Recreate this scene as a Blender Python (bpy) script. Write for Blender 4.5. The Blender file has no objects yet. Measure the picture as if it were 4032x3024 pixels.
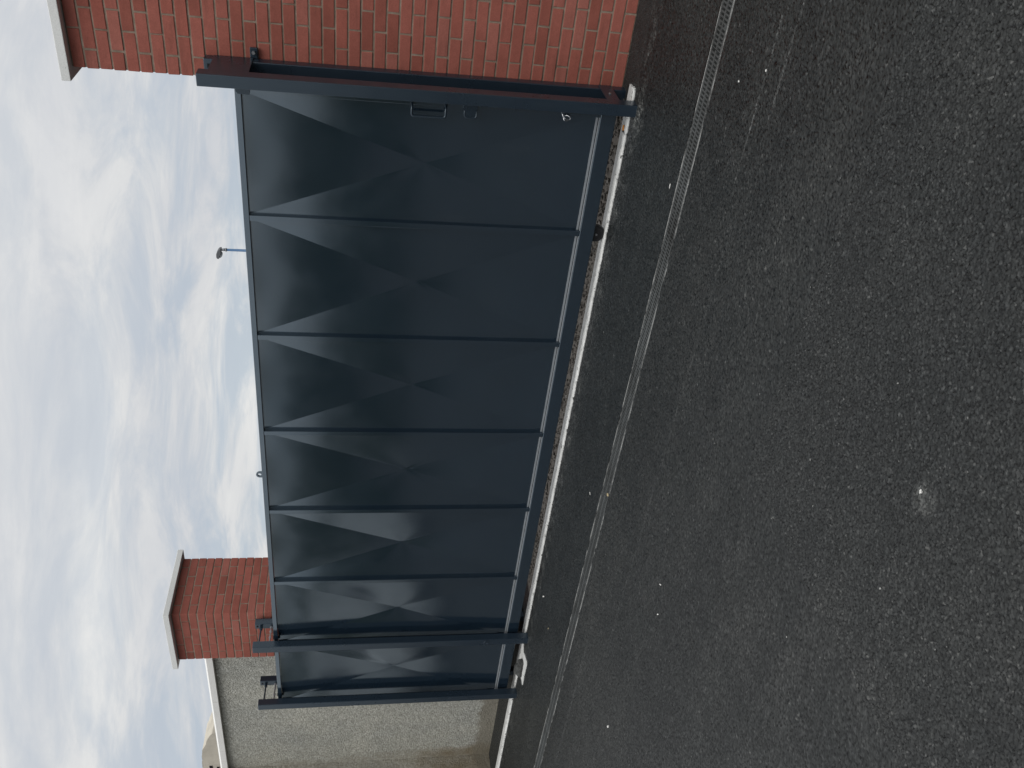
import bpy, bmesh, math, random
from mathutils import Vector, Matrix, noise as mnoise
R = math.radians
random.seed(11)
S = bpy.context.scene
COL = S.collection

# ------------------------------------------------------------------ camera
cam_d = bpy.data.cameras.new('camera')
cam = bpy.data.objects.new('camera', cam_d)
COL.objects.link(cam)
cam_d.sensor_fit = 'HORIZONTAL'
cam_d.sensor_width = 36.0
cam_d.lens = 30.76
cam_d.clip_start = 0.05
cam_d.clip_end = 2000
# world axes of the phone, which was held turned on its side
down = Vector((0.11668, -0.12657, -0.98507))
right = Vector((0.79625, 0.60474, 0.01661))
fwd = Vector((-0.59361, 0.78630, -0.17134))
right = (right - fwd * right.dot(fwd)).normalized()
down = fwd.cross(right).normalized()
m = Matrix.Identity(4)
for i in range(3):
    m[i][0] = down[i]; m[i][1] = right[i]; m[i][2] = -fwd[i]
m.translation = (0, 0, 1.59)
cam.matrix_world = m
S.camera = cam

# ------------------------------------------------------------------ world, sun, exposure
SUN_EL, SUN_AZ = R(52), R(140)
W = bpy.data.worlds.new('World'); S.world = W; W.use_nodes = True
nt = W.node_tree; N = nt.nodes; L = nt.links
N.clear()
out = N.new('ShaderNodeOutputWorld'); bg = N.new('ShaderNodeBackground')
L.new(bg.outputs[0], out.inputs[0]); bg.inputs['Strength'].default_value = 0.1
sky = N.new('ShaderNodeTexSky'); sky.sky_type = 'NISHITA'; sky.sun_disc = False
sky.sun_elevation = SUN_EL; sky.sun_rotation = SUN_AZ; sky.dust_density = 2.0
tc = N.new('ShaderNodeTexCoord')
sep = N.new('ShaderNodeSeparateXYZ'); L.new(tc.outputs['Generated'], sep.inputs[0])
def wmath(op, a, b=None, clamp=False):
    n = N.new('ShaderNodeMath'); n.operation = op; n.use_clamp = clamp
    for i, v in enumerate((a, b)):
        if v is None: continue
        if isinstance(v, (int, float)): n.inputs[i].default_value = v
        else: L.new(v, n.inputs[i])
    return n.outputs[0]
zc = wmath('MAXIMUM', sep.outputs['Z'], 0.0)
zd = wmath('ADD', zc, 0.27)
cx = wmath('DIVIDE', sep.outputs['X'], zd); cy = wmath('DIVIDE', sep.outputs['Y'], zd)
comb0 = N.new('ShaderNodeCombineXYZ'); L.new(cx, comb0.inputs[0]); L.new(cy, comb0.inputs[1])
comb = N.new('ShaderNodeVectorRotate'); comb.rotation_type = 'Z_AXIS'; comb.inputs['Angle'].default_value = R(-127)
L.new(comb0.outputs[0], comb.inputs['Vector'])      # cloud streets lie across the wind
def wnoise(scale, detail, rough, dist, loc, sc=(1, 1, 1)):
    mp = N.new('ShaderNodeMapping'); mp.inputs['Location'].default_value = loc; mp.inputs['Scale'].default_value = sc
    L.new(comb.outputs[0], mp.inputs[0])
    n = N.new('ShaderNodeTexNoise'); n.inputs['Scale'].default_value = scale
    n.inputs['Detail'].default_value = detail; n.inputs['Roughness'].default_value = rough
    n.inputs['Distortion'].default_value = dist
    L.new(mp.outputs[0], n.inputs['Vector']); return n.outputs['Fac']
def wramp(f, stops):
    r = N.new('ShaderNodeValToRGB'); e = r.color_ramp.elements
    while len(e) < len(stops): e.new(0.5)
    for el, (p, c) in zip(e, stops):
        el.position = p; el.color = (*c, 1) if len(c) == 3 else c
    L.new(f, r.inputs[0]); return r.outputs['Color']
def wmix(f, a, b, mode='MIX'):
    n = N.new('ShaderNodeMix'); n.data_type = 'RGBA'; n.blend_type = mode
    if isinstance(f, (int, float)): n.inputs['Factor'].default_value = f
    else: L.new(f, n.inputs['Factor'])
    for v, k in ((a, 6), (b, 7)):
        if isinstance(v, tuple): n.inputs[k].default_value = v
        else: L.new(v, n.inputs[k])
    return n.outputs[2]
n1 = wnoise(1.6, 10, 0.60, 0.35, (1.3, 4.1, 0), (1.25, 0.5, 1))
n2 = wnoise(4.5, 9, 0.62, 0.55, (7.7, 1.9, 3), (1.1, 0.6, 1))
cloud = wramp(n1, [(0.28, (6.1, 6.35, 6.8)), (0.44, (6.7, 6.85, 7.1)), (0.57, (7.3, 7.4, 7.5)), (0.72, (8.2, 8.25, 8.2))])
puff = wramp(n2, [(0.34, (0.93, 0.945, 0.965)), (0.50, (0.99, 0.995, 1.0)), (0.66, (1.075, 1.07, 1.06))])
cloud = wmix(1.0, cloud, puff, 'MULTIPLY')
gapm = wramp(n2, [(0.40, (1, 1, 1)), (0.57, (0, 0, 0))])
lowm = wramp(sep.outputs['Z'], [(0.02, (1, 1, 1)), (0.42, (0, 0, 0))])
gap = wmix(1.0, gapm, lowm, 'MULTIPLY')
gsc = wmath('MULTIPLY', gap, 0.75)
bluesky = wmix(0.62, sky.outputs[0], (4.7, 5.7, 6.9, 1))
skyc = wmix(gsc, cloud, bluesky)
# an overcast dome is brighter overhead than at the horizon
zen = wmath('MULTIPLY_ADD', wmath('MULTIPLY', zc, zc), 0.55)
zen.node.inputs[2].default_value = 0.93
zv = N.new('ShaderNodeCombineXYZ')
for i in range(3): L.new(zen, zv.inputs[i])
L.new(wmix(1.0, skyc, zv.outputs[0], 'MULTIPLY'), bg.inputs['Color'])

sun_d = bpy.data.lights.new('sun', 'SUN'); sun = bpy.data.objects.new('sun', sun_d); COL.objects.link(sun)
sun_d.energy = 1.5; sun_d.angle = R(40); sun_d.color = (1.0, 0.97, 0.93)
sd = Vector((math.sin(SUN_AZ) * math.cos(SUN_EL), math.cos(SUN_AZ) * math.cos(SUN_EL), math.sin(SUN_EL)))
sun.rotation_euler = sd.to_track_quat('Z', 'Y').to_euler()
sun.location = sd * 30

S.view_settings.view_transform = 'Standard'
S.view_settings.look = 'None'
S.view_settings.exposure = 0.0
S.view_settings.gamma = 1.0
S.view_settings.use_curve_mapping = False
S.render.engine = 'CYCLES'

# ------------------------------------------------------------------ material helper
class Mat:
    def __init__(s, name, rough=0.6, metal=0.0, spec=0.5, base=(0.5, 0.5, 0.5)):
        s.m = bpy.data.materials.new(name); s.m.use_nodes = True
        s.t = s.m.node_tree; s.n = s.t.nodes; s.l = s.t.links
        s.b = s.n['Principled BSDF']
        s.b.inputs['Base Color'].default_value = (*base, 1)
        s.b.inputs['Roughness'].default_value = rough
        s.b.inputs['Metallic'].default_value = metal
        s.b.inputs['Specular IOR Level'].default_value = spec
        s.tc = s.n.new('ShaderNodeTexCoord')
        g = s.n.new('ShaderNodeNewGeometry'); s.pos = g.outputs['Position']
        s.obj = s.tc.outputs['Object']
    def vec(s, src, scale=(1, 1, 1), loc=(0, 0, 0), rot=(0, 0, 0)):
        mp = s.n.new('ShaderNodeMapping'); mp.inputs['Scale'].default_value = scale
        mp.inputs['Location'].default_value = loc; mp.inputs['Rotation'].default_value = rot
        s.l.new(src, mp.inputs[0]); return mp.outputs[0]
    def noise(s, v, scale, detail=4, rough=0.55, dist=0.0, col=False):
        n = s.n.new('ShaderNodeTexNoise'); n.inputs['Scale'].default_value = scale
        n.inputs['Detail'].default_value = detail; n.inputs['Roughness'].default_value = rough
        n.inputs['Distortion'].default_value = dist
        s.l.new(v, n.inputs['Vector']); return n.outputs['Color' if col else 'Fac']
    def voro(s, v, scale, feature='F1', rnd=1.0):
        n = s.n.new('ShaderNodeTexVoronoi'); n.feature = feature; n.inputs['Scale'].default_value = scale
        n.inputs['Randomness'].default_value = rnd
        s.l.new(v, n.inputs['Vector']); return n
    def ramp(s, f, stops, interp='LINEAR'):
        r = s.n.new('ShaderNodeValToRGB'); r.color_ramp.interpolation = interp; e = r.color_ramp.elements
        while len(e) < len(stops): e.new(0.5)
        for el, (p, c) in zip(e, stops):
            el.position = p
            if isinstance(c, (int, float)): c = (c, c, c)
            el.color = (*c, 1)
        s.l.new(f, r.inputs[0]); return r.outputs['Color']
    def math(s, op, a, b=None, c=None, clamp=False):
        n = s.n.new('ShaderNodeMath'); n.operation = op; n.use_clamp = clamp
        for i, v in enumerate((a, b, c)):
            if v is None: continue
            if isinstance(v, (int, float)): n.inputs[i].default_value = v
            else: s.l.new(v, n.inputs[i])
        return n.outputs[0]
    def mix(s, f, a, b, mode='MIX'):
        n = s.n.new('ShaderNodeMix'); n.data_type = 'RGBA'; n.blend_type = mode
        if isinstance(f, (int, float)): n.inputs['Factor'].default_value = f
        else: s.l.new(f, n.inputs['Factor'])
        for v, k in ((a, 6), (b, 7)):
            if isinstance(v, tuple): n.inputs[k].default_value = (*v[:3], 1)
            else: s.l.new(v, n.inputs[k])
        return n.outputs[2]
    def sepx(s, v):
        n = s.n.new('ShaderNodeSeparateXYZ'); s.l.new(v, n.inputs[0]); return n.outputs
    def rnd(s):
        return s.n.new('ShaderNodeObjectInfo').outputs['Random']
    def color(s, c): s.l.new(c, s.b.inputs['Base Color']); return s
    def rough(s, r): s.l.new(r, s.b.inputs['Roughness']); return s
    def bump(s, h, strength=0.5, dist=0.01, prev=None):
        n = s.n.new('ShaderNodeBump'); n.inputs['Strength'].default_value = strength
        n.inputs['Distance'].default_value = dist
        s.l.new(h, n.inputs['Height'])
        if prev is not None: s.l.new(prev, n.inputs['Normal'])
        s.l.new(n.outputs[0], s.b.inputs['Normal']); return n.outputs[0]

# ---- asphalt
def asphalt(near=False):
    M = Mat('asphalt_near' if near else 'asphalt', 0.6, spec=0.35)
    v = M.pos
    wob = M.noise(v, 60, 2, 0.5, col=True)
    vv = M.mix(0.012, v, wob)
    a = M.voro(vv, 122); a2 = M.voro(vv, 230)
    edge = M.voro(vv, 122, 'DISTANCE_TO_EDGE')
    rnd = M.sepx(a.outputs['Color'])
    if near:
        at = M.n.new('ShaderNodeAttribute'); at.attribute_name = 'chip'; rnd = M.sepx(at.outputs['Color'])
    stone = M.ramp(rnd[0], [(0.0, (0.040, 0.042, 0.042)), (0.6, (0.064, 0.067, 0.066)), (0.93, (0.086, 0.089, 0.086)), (1.0, (0.12, 0.12, 0.117))])
    binder_shade = M.ramp(edge.outputs['Distance'], [(0.02, 0.18), (0.20, 1.0)])  # dark bitumen in the gaps, deepened to stand in for self-shadowing
    if near:
        binder_shade = M.ramp(at.outputs['Alpha'], [(0.15, 0.14), (0.60, 1.0)])
        stone = M.ramp(rnd[0], [(0.0, (0.013, 0.014, 0.014)), (0.6, (0.025, 0.0265, 0.0265)), (0.93, (0.043, 0.045, 0.045)), (1.0, (0.095, 0.095, 0.093))])
    c = M.mix(1.0, stone, binder_shade, 'MULTIPLY')
    fine = M.ramp(M.noise(v, 420, 3, 0.6), [(0.3, 0.72), (0.7, 1.25)])
    c = M.mix(1.0, c, fine, 'MULTIPLY')
    big = M.ramp(M.noise(v, 0.9, 5, 0.6, 0.5), [(0.3, (0.80, 0.82, 0.82)), (0.7, (1.18, 1.16, 1.13))])
    c = M.mix(1.0, c, big, 'MULTIPLY')
    patch = M.ramp(M.noise(v, 5.0, 4, 0.6, 0.4), [(0.32, (0.84, 0.86, 0.86)), (0.68, (1.14, 1.13, 1.12))])
    c = M.mix(1.0, c, patch, 'MULTIPLY')
    bands = M.ramp(M.noise(M.vec(v, (0.35, 2.1, 1), rot=(0, 0, R(-14))), 1.0, 4, 0.6, 0.3), [(0.34, (0.80, 0.81, 0.82)), (0.66, (1.17, 1.16, 1.14))])
    c = M.mix(1.0, c, bands, 'MULTIPLY')
    xyz = M.sepx(v)
    # tight, newer surface between the drain and the wall
    newer = M.ramp(M.math('SUBTRACT', xyz[1], 3.97), [(0.0, 1.0), (0.001, (0.80, 0.835, 0.85))], 'CONSTANT')
    c = M.mix(1.0, c, newer, 'MULTIPLY')
    # tyre scrape marks along the drain
    smear = M.noise(M.vec(v, (1.6, 28, 1)), 3.0, 5, 0.6)
    def streak(y0, w, x0, x1):
        d = M.math('ABSOLUTE', M.math('SUBTRACT', xyz[1], y0))
        k = M.ramp(d, [(0.0, 1.0), (w, 0.0)])
        xr = M.math('MULTIPLY', M.math('GREATER_THAN', xyz[0], x0), M.math('LESS_THAN', xyz[0], x1))
        return M.math('MULTIPLY', M.math('MULTIPLY', k, xr), M.ramp(smear, [(0.4, 0.0), (0.62, 1.0)]))
    s = M.math('ADD', streak(3.247, 0.016, -1.15, -0.3), streak(3.389, 0.013, -1.45, -0.75))
    s = M.math('ADD', s, M.math('MULTIPLY', streak(3.30, 0.02, -4.6, -1.6), 0.35))
    s = M.math('ADD', s, M.math('MULTIPLY', streak(3.62, 0.02, -6.5, -5.0), 0.6))
    chip = M.ramp(rnd[1], [(0.35, 0.15), (0.75, 1.0)])
    c = M.mix(M.math('MULTIPLY', M.math('MULTIPLY', s, chip), 0.75, clamp=True), c, (0.21, 0.215, 0.21))
    # cement dust beside the gate track and round the post foot
    dy = M.math('ABSOLUTE', M.math('SUBTRACT', xyz[1], 4.96))
    dust = M.math('MULTIPLY', M.ramp(dy, [(0.0, 1.0), (0.16, 0.0)]), M.ramp(M.noise(v, 9, 5, 0.65), [(0.48, 0.0), (0.66, 1.0)]))
    dx = M.math('ADD', M.math('MULTIPLY', M.math('ABSOLUTE', M.math('ADD', xyz[0], 1.72)), 0.7), M.math('MULTIPLY', M.math('ABSOLUTE', M.math('SUBTRACT', xyz[1], 4.90)), 1.3))
    foot = M.math('MULTIPLY', M.ramp(dx, [(0.02, 1.0), (0.20, 0.0)]), M.ramp(M.noise(v, 24, 4, 0.6), [(0.42, 0.0), (0.6, 1.0)]))
    # a chalky bruise in the foreground
    bx = M.math('ADD', M.math('POWER', M.math('ADD', xyz[0], 1.60), 2.0), M.math('POWER', M.math('SUBTRACT', xyz[1], 1.61), 2.0))
    bruise = M.ramp(bx, [(0.0, 0.7), (0.0010, 0.0)])
    d = M.math('ADD', M.math('MULTIPLY', dust, 0.5), M.math('ADD', M.math('MULTIPLY', foot, 0.9), M.math('MULTIPLY', bruise, 0.6)))
    c = M.mix(M.math('MULTIPLY', M.math('MULTIPLY', d, chip), 0.8, clamp=True), c, (0.26, 0.265, 0.25))
    M.color(c)
    M.rough(M.ramp(rnd[2], [(0.0, 0.26), (0.35, 0.45), (1.0, 0.75)]))
    # each chip is a dome that leans its own way
    dome = M.ramp(a.outputs['Distance'], [(0.0, 1.0), (0.65, 0.0)])
    h = M.math('ADD', M.math('MULTIPLY', dome, 1.0), M.math('MULTIPLY', rnd[1], 0.75))
    h = M.math('MULTIPLY', h, M.ramp(edge.outputs['Distance'], [(0.0, 0.0), (0.14, 1.0)]))
    h = M.math('ADD', h, M.math('MULTIPLY', a2.outputs['Distance'], -0.35))
    if near:
        b1 = M.bump(M.noise(v, 700, 3, 0.6), 0.25, 0.0015)
        return M.m
    b1 = M.bump(h, 1.0, 0.008)
    M.bump(M.noise(v, 2.2, 3, 0.5), 0.12, 0.05, b1)
    return M.m
ASPH = asphalt(); ASPHN = asphalt(True)

def painted(name, base, r0=0.2, r1=0.34, ior=2.5):
    M = Mat(name, 0.3, spec=0.5); M.b.inputs['IOR'].default_value = ior; M.b.inputs['Specular Tint'].default_value = (0.80, 0.92, 1.0, 1)
    v = M.pos
    t = M.ramp(M.noise(v, 1.3, 4, 0.6), [(0.3, tuple(x * 0.9 for x in base)), (0.7, tuple(x * 1.1 for x in base))])
    dustm = M.ramp(M.noise(M.vec(v, (6, 6, 1.2)), 3, 6, 0.65), [(0.55, 0.0), (0.85, 0.07)])
    c = M.mix(dustm, t, (0.12, 0.13, 0.135))
    M.color(c)
    M.rough(M.ramp(M.noise(v, 3.5, 5, 0.6), [(0.3, r0), (0.7, r1)]))
    M.bump(M.noise(v, 340, 2, 0.5), 0.04, 0.001)
    return M.m
PAINT = painted('anthracite_paint', (0.0090, 0.0180, 0.0295), 0.10, 0.16)
PAINT2 = painted('anthracite_post_paint', (0.012, 0.0215, 0.034), 0.24, 0.36, 1.8)

def dusty():
    M = Mat('pale_dusty_steel', 0.6)
    n = M.noise(M.vec(M.pos, (3, 60, 60)), 4, 5, 0.6)
    M.color(M.ramp(n, [(0.3, (0.17, 0.185, 0.20)), (0.7, (0.30, 0.32, 0.335))])); return M.m
BEAD = dusty()

def brickmat():
    M = Mat('red_brick', 0.85, spec=0.14)
    v = M.vec(M.pos, (1, 1, 1))
    r = M.rnd()
    base = M.ramp(r, [(0.0, (0.275, 0.090, 0.067)), (0.25, (0.32, 0.106, 0.080)), (0.5, (0.355, 0.120, 0.092)), (0.75, (0.335, 0.108, 0.081)), (1.0, (0.37, 0.138, 0.108))])
    mot = M.ramp(M.noise(v, 9, 5, 0.62), [(0.3, (0.88, 0.87, 0.87)), (0.7, (1.09, 1.09, 1.09))])
    c = M.mix(1.0, base, mot, 'MULTIPLY')
    fine = M.ramp(M.noise(v, 160, 3, 0.6), [(0.3, 0.86), (0.7, 1.12)])
    c = M.mix(1.0, c, fine, 'MULTIPLY')
    kiln = M.ramp(M.noise(M.vec(M.pos, (2.2, 2.2, 14)), 2.6, 3, 0.5), [(0.55, 0.0), (0.8, 0.4)])
    c = M.mix(kiln, c, (0.15, 0.06, 0.045))
    pit = M.ramp(M.voro(v, 55).outputs['Distance'], [(0.03, 1.0), (0.09, 0.0)])
    c = M.mix(M.math('MULTIPLY', pit, 0.55), c, (0.09, 0.035, 0.025))
    eff = M.ramp(M.noise(M.vec(M.pos, (5, 5, 16)), 2.1, 6, 0.68, 0.8), [(0.68, 0.0), (0.80, 0.42)])
    c = M.mix(eff, c, (0.42, 0.26, 0.21))
    M.color(c)
    M.bump(M.math('ADD', M.noise(v, 130, 4, 0.65), M.math('MULTIPLY', pit, -1.2)), 0.35, 0.0025)
    return M.m
BRICK = brickmat()

def mortarmat():
    M = Mat('mortar', 0.9, spec=0.2)
    v = M.pos
    c = M.ramp(M.noise(v, 14, 6, 0.65), [(0.25, (0.19, 0.142, 0.106)), (0.55, (0.30, 0.234, 0.182)), (0.8, (0.43, 0.35, 0.285))])
    M.color(c); M.bump(M.noise(v, 150, 5, 0.7), 0.8, 0.004); return M.m
MORTAR = mortarmat()

def concretemat(name, lo, hi, bump=0.3):
    M = Mat(name, 0.85, spec=0.25)
    v = M.pos
    c = M.ramp(M.noise(v, 3.2, 7, 0.66), [(0.25, lo), (0.75, hi)])
    sp = M.ramp(M.noise(v, 190, 2, 0.5), [(0.28, 0.90), (0.5, 1.0), (0.75, 1.04)])
    c = M.mix(1.0, c, sp, 'MULTIPLY')
    hole = M.ramp(M.voro(v, 34).outputs['Distance'], [(0.04, 1.0), (0.10, 0.0)])
    hole = M.math('MULTIPLY', hole, M.ramp(M.noise(v, 4, 2), [(0.5, 0.0), (0.6, 0.7)]))
    c = M.mix(hole, c, tuple(x * 0.4 for x in lo))
    M.color(c); M.bump(M.math('SUBTRACT', M.noise(v, 90, 5, 0.7), hole), bump, 0.004); return M.m
CAPCON = concretemat('cast_concrete', (0.74, 0.745, 0.725), (0.84, 0.845, 0.825))
COPE = concretemat('coping_concrete', (0.74, 0.73, 0.70), (0.83, 0.82, 0.79))

def pebbledash(name='pebble_dash', stain=True):
    M = Mat(name, 0.95, spec=0.2)
    v = M.pos
    wob = M.noise(v, 40, 2, 0.5, col=True)
    vv = M.mix(0.02, v, wob)
    a = M.voro(vv, 62); r = M.sepx(a.outputs['Color'])
    e = M.voro(vv, 62, 'DISTANCE_TO_EDGE')
    c = M.ramp(r[0], [(0.0, (0.33, 0.325, 0.29)), (0.6, (0.425, 0.42, 0.375)), (1.0, (0.55, 0.545, 0.50))])
    c = M.mix(1.0, c, M.ramp(M.noise(v, 260, 3, 0.6), [(0.3, 0.85), (0.7, 1.12)]), 'MULTIPLY')
    pits = M.ramp(M.noise(v, 46, 4, 0.7), [(0.30, 1.0), (0.40, 0.0)])
    c = M.mix(M.math('MULTIPLY', pits, 0.5), c, (0.13, 0.12, 0.095))
    big = M.ramp(M.noise(v, 1.6, 5, 0.6), [(0.3, (0.88, 0.89, 0.90)), (0.7, (1.10, 1.09, 1.06))])
    c = M.mix(1.0, c, big, 'MULTIPLY')
    if stain:
        xyz = M.sepx(v)
        # brown algae stain in the corner by the return wall, and a damp foot
        cor = M.math('ADD', xyz[0], 9.755)
        edge_w = M.math('ADD', M.math('MULTIPLY', M.noise(v, 2.6, 5, 0.6), 0.34), M.math('MULTIPLY', xyz[2], -0.06))
        st = M.ramp(M.math('SUBTRACT', cor, edge_w), [(-0.0, 1.0), (0.09, 0.0)])
        low = M.ramp(xyz[2], [(0.55, 1.0), (1.25, 0.35)])
        st = M.math('MULTIPLY', M.math('MULTIPLY', st, low), M.ramp(M.noise(v, 7, 5, 0.7), [(0.3, 0.35), (0.65, 0.9)]))
        c = M.mix(st, c, (0.205, 0.165, 0.105))
        foot = M.ramp(M.math('SUBTRACT', xyz[2], M.math('MULTIPLY', M.noise(v, 3.3, 5, 0.65), 0.34)), [(-0.06, 0.75), (0.05, 0.0)])
        c = M.mix(foot, c, (0.20, 0.18, 0.14))
    M.color(c)
    h = M.math('ADD', M.math('MULTIPLY', M.ramp(a.outputs['Distance'], [(0.0, 1.0), (0.6, 0.0)]), 1.0), M.math('MULTIPLY', r[1], 0.8))
    h = M.math('SUBTRACT', h, M.math('MULTIPLY', pits, 1.4))
    b = M.bump(h, 0.65, 0.008)
    M.bump(M.noise(v, 7, 4, 0.6), 0.3, 0.03, b)
    return M.m
DASH = pebbledash()
DASH2 = pebbledash('pebble_dash_plain', False)

def simple(name, base, rough=0.6, metal=0.0, var=0.15, scale=20, bump=0.0, bscale=120):
    M = Mat(name, rough, metal)
    n = M.noise(M.pos, scale, 5, 0.62)
    M.color(M.ramp(n, [(0.25, tuple(x * (1 - var) for x in base)), (0.75, tuple(min(1, x * (1 + var)) for x in base))]))
    if bump: M.bump(M.noise(M.pos, bscale, 4, 0.65), bump, 0.004)
    return M.m
def trackmat(name, lo, hi, dirt):
    M = Mat(name, 0.7, spec=0.3)
    n = M.noise(M.vec(M.pos, (2.5, 40, 1)), 3.0, 6, 0.66)
    c = M.ramp(n, [(0.25, lo), (0.75, hi)])
    d = M.ramp(M.noise(M.vec(M.pos, (1, 1.9, 1)), 21, 4, 0.6), [(dirt, 0.0), (dirt + 0.05, 0.9)])
    c = M.mix(d, c, (0.05, 0.05, 0.047))
    s = M.ramp(M.noise(M.pos, 6, 4, 0.6), [(0.3, 0.8), (0.7, 1.1)])
    M.color(M.mix(1.0, c, s, 'MULTIPLY')); M.bump(M.noise(M.pos, 110, 4, 0.6), 0.3, 0.003); return M.m
RAIL = trackmat('galvanised_rail', (0.44, 0.44, 0.43), (0.62, 0.62, 0.60), 0.70)
HAUNCH = trackmat('cement_haunch', (0.62, 0.62, 0.60), (0.80, 0.80, 0.78), 0.60)
WHITEM = simple('white_mortar', (0.60, 0.60, 0.58), 0.85, 0, 0.10, 18, 0.25)
def dirty(name, base, dirt, lo, hi, scale, rough, metal=0.0):
    M = Mat(name, rough, metal)
    n = M.noise(M.pos, scale, 6, 0.68)
    k = M.ramp(n, [(lo, 0.0), (hi, 1.0)])
    t = M.ramp(M.noise(M.pos, 60, 4, 0.6), [(0.3, tuple(x * 0.8 for x in base)), (0.7, tuple(x * 1.2 for x in base))])
    M.color(M.mix(k, t, dirt)); return M.m
GALV = dirty('galvanised_steel', (0.52, 0.52, 0.50), (0.05, 0.05, 0.048), 0.44, 0.58, 6.0, 0.5, 0.3)
ZPL = simple('zinc_plate', (0.50, 0.50, 0.49), 0.45, 0.6, 0.2, 50, 0.1)
GRATE = dirty('grey_grating_steel', (0.066, 0.071, 0.071), (0.030, 0.031, 0.030), 0.42, 0.66, 2.2, 0.7)
CHANNEL = simple('channel_shade', (0.006, 0.006, 0.006), 0.9, 0, 0.3, 20)  # near black: the shade inside the drain is put into the colour
SOIL = simple('soil', (0.16, 0.14, 0.118), 0.95, 0, 0.45, 24, 0.9, 60)
def gravelmat():
    M = Mat('gravel_stone', 0.8, spec=0.3)
    g = M.n.new('ShaderNodeNewGeometry')
    M.color(M.ramp(g.outputs['Random Per Island'], [(0.0, (0.05, 0.045, 0.038)), (0.5, (0.12, 0.105, 0.088)), (0.85, (0.20, 0.18, 0.155)), (1.0, (0.36, 0.34, 0.31))])); return M.m
GRAVEL = gravelmat()
def chipmat():
    M = Mat('loose_chip', 0.55, spec=0.4)
    g = M.n.new('ShaderNodeNewGeometry')
    M.color(M.ramp(g.outputs['Random Per Island'], [(0.0, (0.03, 0.03, 0.03)), (0.7, (0.085, 0.087, 0.085)), (0.95, (0.16, 0.16, 0.155)), (1.0, (0.40, 0.40, 0.38))])); return M.m
CHIP = chipmat()
RUBBER = simple('black_nylon', (0.012, 0.012, 0.013), 0.45, 0, 0.1)
BLACK = simple('dark_hole', (0.006, 0.006, 0.007), 0.9)
CHROME = simple('chrome', (0.75, 0.75, 0.76), 0.12, 1.0, 0.05)
ZINC = simple('zinc_bolt', (0.42, 0.42, 0.43), 0.35, 0.8, 0.15, 60)
BLUE = simple('blue_pole_paint', (0.075, 0.155, 0.285), 0.4, 0, 0.08, 6)
LAMPG = simple('grey_lamp_housing', (0.12, 0.125, 0.135), 0.5, 0, 0.1, 6)
COLLAR = simple('pale_grey_collar', (0.28, 0.30, 0.32), 0.5, 0, 0.1, 6)
LENS = simple('milky_lens', (0.55, 0.58, 0.60), 0.2, 0, 0.03, 6)
PAPER = simple('white_scrap', (0.72, 0.71, 0.68), 0.8, 0, 0.06, 90)
STRAW = simple('straw_scrap', (0.52, 0.43, 0.26), 0.8, 0, 0.1, 90)
ORANGE = simple('orange_filter', (0.66, 0.27, 0.06), 0.8, 0, 0.12, 90)
CLOD = simple('asphalt_lump_skin', (0.050, 0.052, 0.050), 0.85, 0, 0.45, 40, 0.9, 70)
STONEW = simple('rubble_stone', (0.56, 0.515, 0.43), 0.95, 0, 0.2, 2.2, 1.0, 14)
RENDER = simple('grey_render', (0.30, 0.29, 0.27), 0.9, 0, 0.1, 3, 0.2)
ROOF = simple('slate_roof', (0.07, 0.072, 0.08), 0.6, 0, 0.2, 6)
GLASS = simple('dark_window_glass', (0.02, 0.024, 0.028), 0.06, 0, 0.05)
WFRAME = simple('white_window_frame', (0.72, 0.72, 0.70), 0.4, 0, 0.03)

# ------------------------------------------------------------------ object helpers
def props(o, label=None, cat=None, group=None, kind=None):
    if label: o['label'] = label
    if cat: o['category'] = cat
    if group: o['group'] = group
    if kind: o['kind'] = kind
    return o
def thing(name, loc, label, cat, group=None):
    o = bpy.data.objects.new(name, None); COL.objects.link(o); o.location = loc
    o.empty_display_size = 0.2
    return props(o, label, cat, group)
def base_of(o):
    b = Vector((0, 0, 0))
    while o is not None:
        b += Vector(o.location); o = o.parent
    return b
def link(name, me, parent=None, mat=None):
    o = bpy.data.objects.new(name, me); COL.objects.link(o)
    if mat and not me.materials: me.materials.append(mat)
    if parent: o.parent = parent
    return o
def finish(name, bm, mat, parent=None, smooth=False):
    """bm is in world coordinates; the object's origin is its thing's base"""
    b = base_of(parent)
    if b.length: bmesh.ops.translate(bm, verts=bm.verts, vec=-b)
    bmesh.ops.recalc_face_normals(bm, faces=bm.faces)
    me = bpy.data.meshes.new(name); bm.to_mesh(me); bm.free()
    if smooth:
        for p in me.polygons: p.use_smooth = True
    return link(name, me, parent, mat)
def abox(bm, x0, x1, y0, y1, z0, z1, bev=0.0):
    r = bmesh.ops.create_cube(bm, size=1.0)
    vs = r['verts']
    for v in vs:
        v.co = Vector(((x0 + x1) / 2 + v.co.x * (x1 - x0), (y0 + y1) / 2 + v.co.y * (y1 - y0), (z0 + z1) / 2 + v.co.z * (z1 - z0)))
    if bev:
        es = list({e for v in vs for e in v.link_edges})
        bmesh.ops.bevel(bm, geom=es, offset=bev, segments=2, affect='EDGES', profile=0.5)
def box(name, mat, parent, x0, x1, y0, y1, z0, z1, bev=0.0):
    bm = bmesh.new(); abox(bm, x0, x1, y0, y1, z0, z1, bev); return finish(name, bm, mat, parent)
def cyl(bm, p0, p1, r0, r1=None, seg=20, cap=True):
    p0, p1 = Vector(p0), Vector(p1); r1 = r0 if r1 is None else r1
    d = p1 - p0
    q = d.to_track_quat('Z', 'Y').to_matrix().to_4x4(); q.translation = (p0 + p1) / 2
    bmesh.ops.create_cone(bm, cap_ends=cap, segments=seg, radius1=r0, radius2=r1, depth=d.length, matrix=q)
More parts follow.
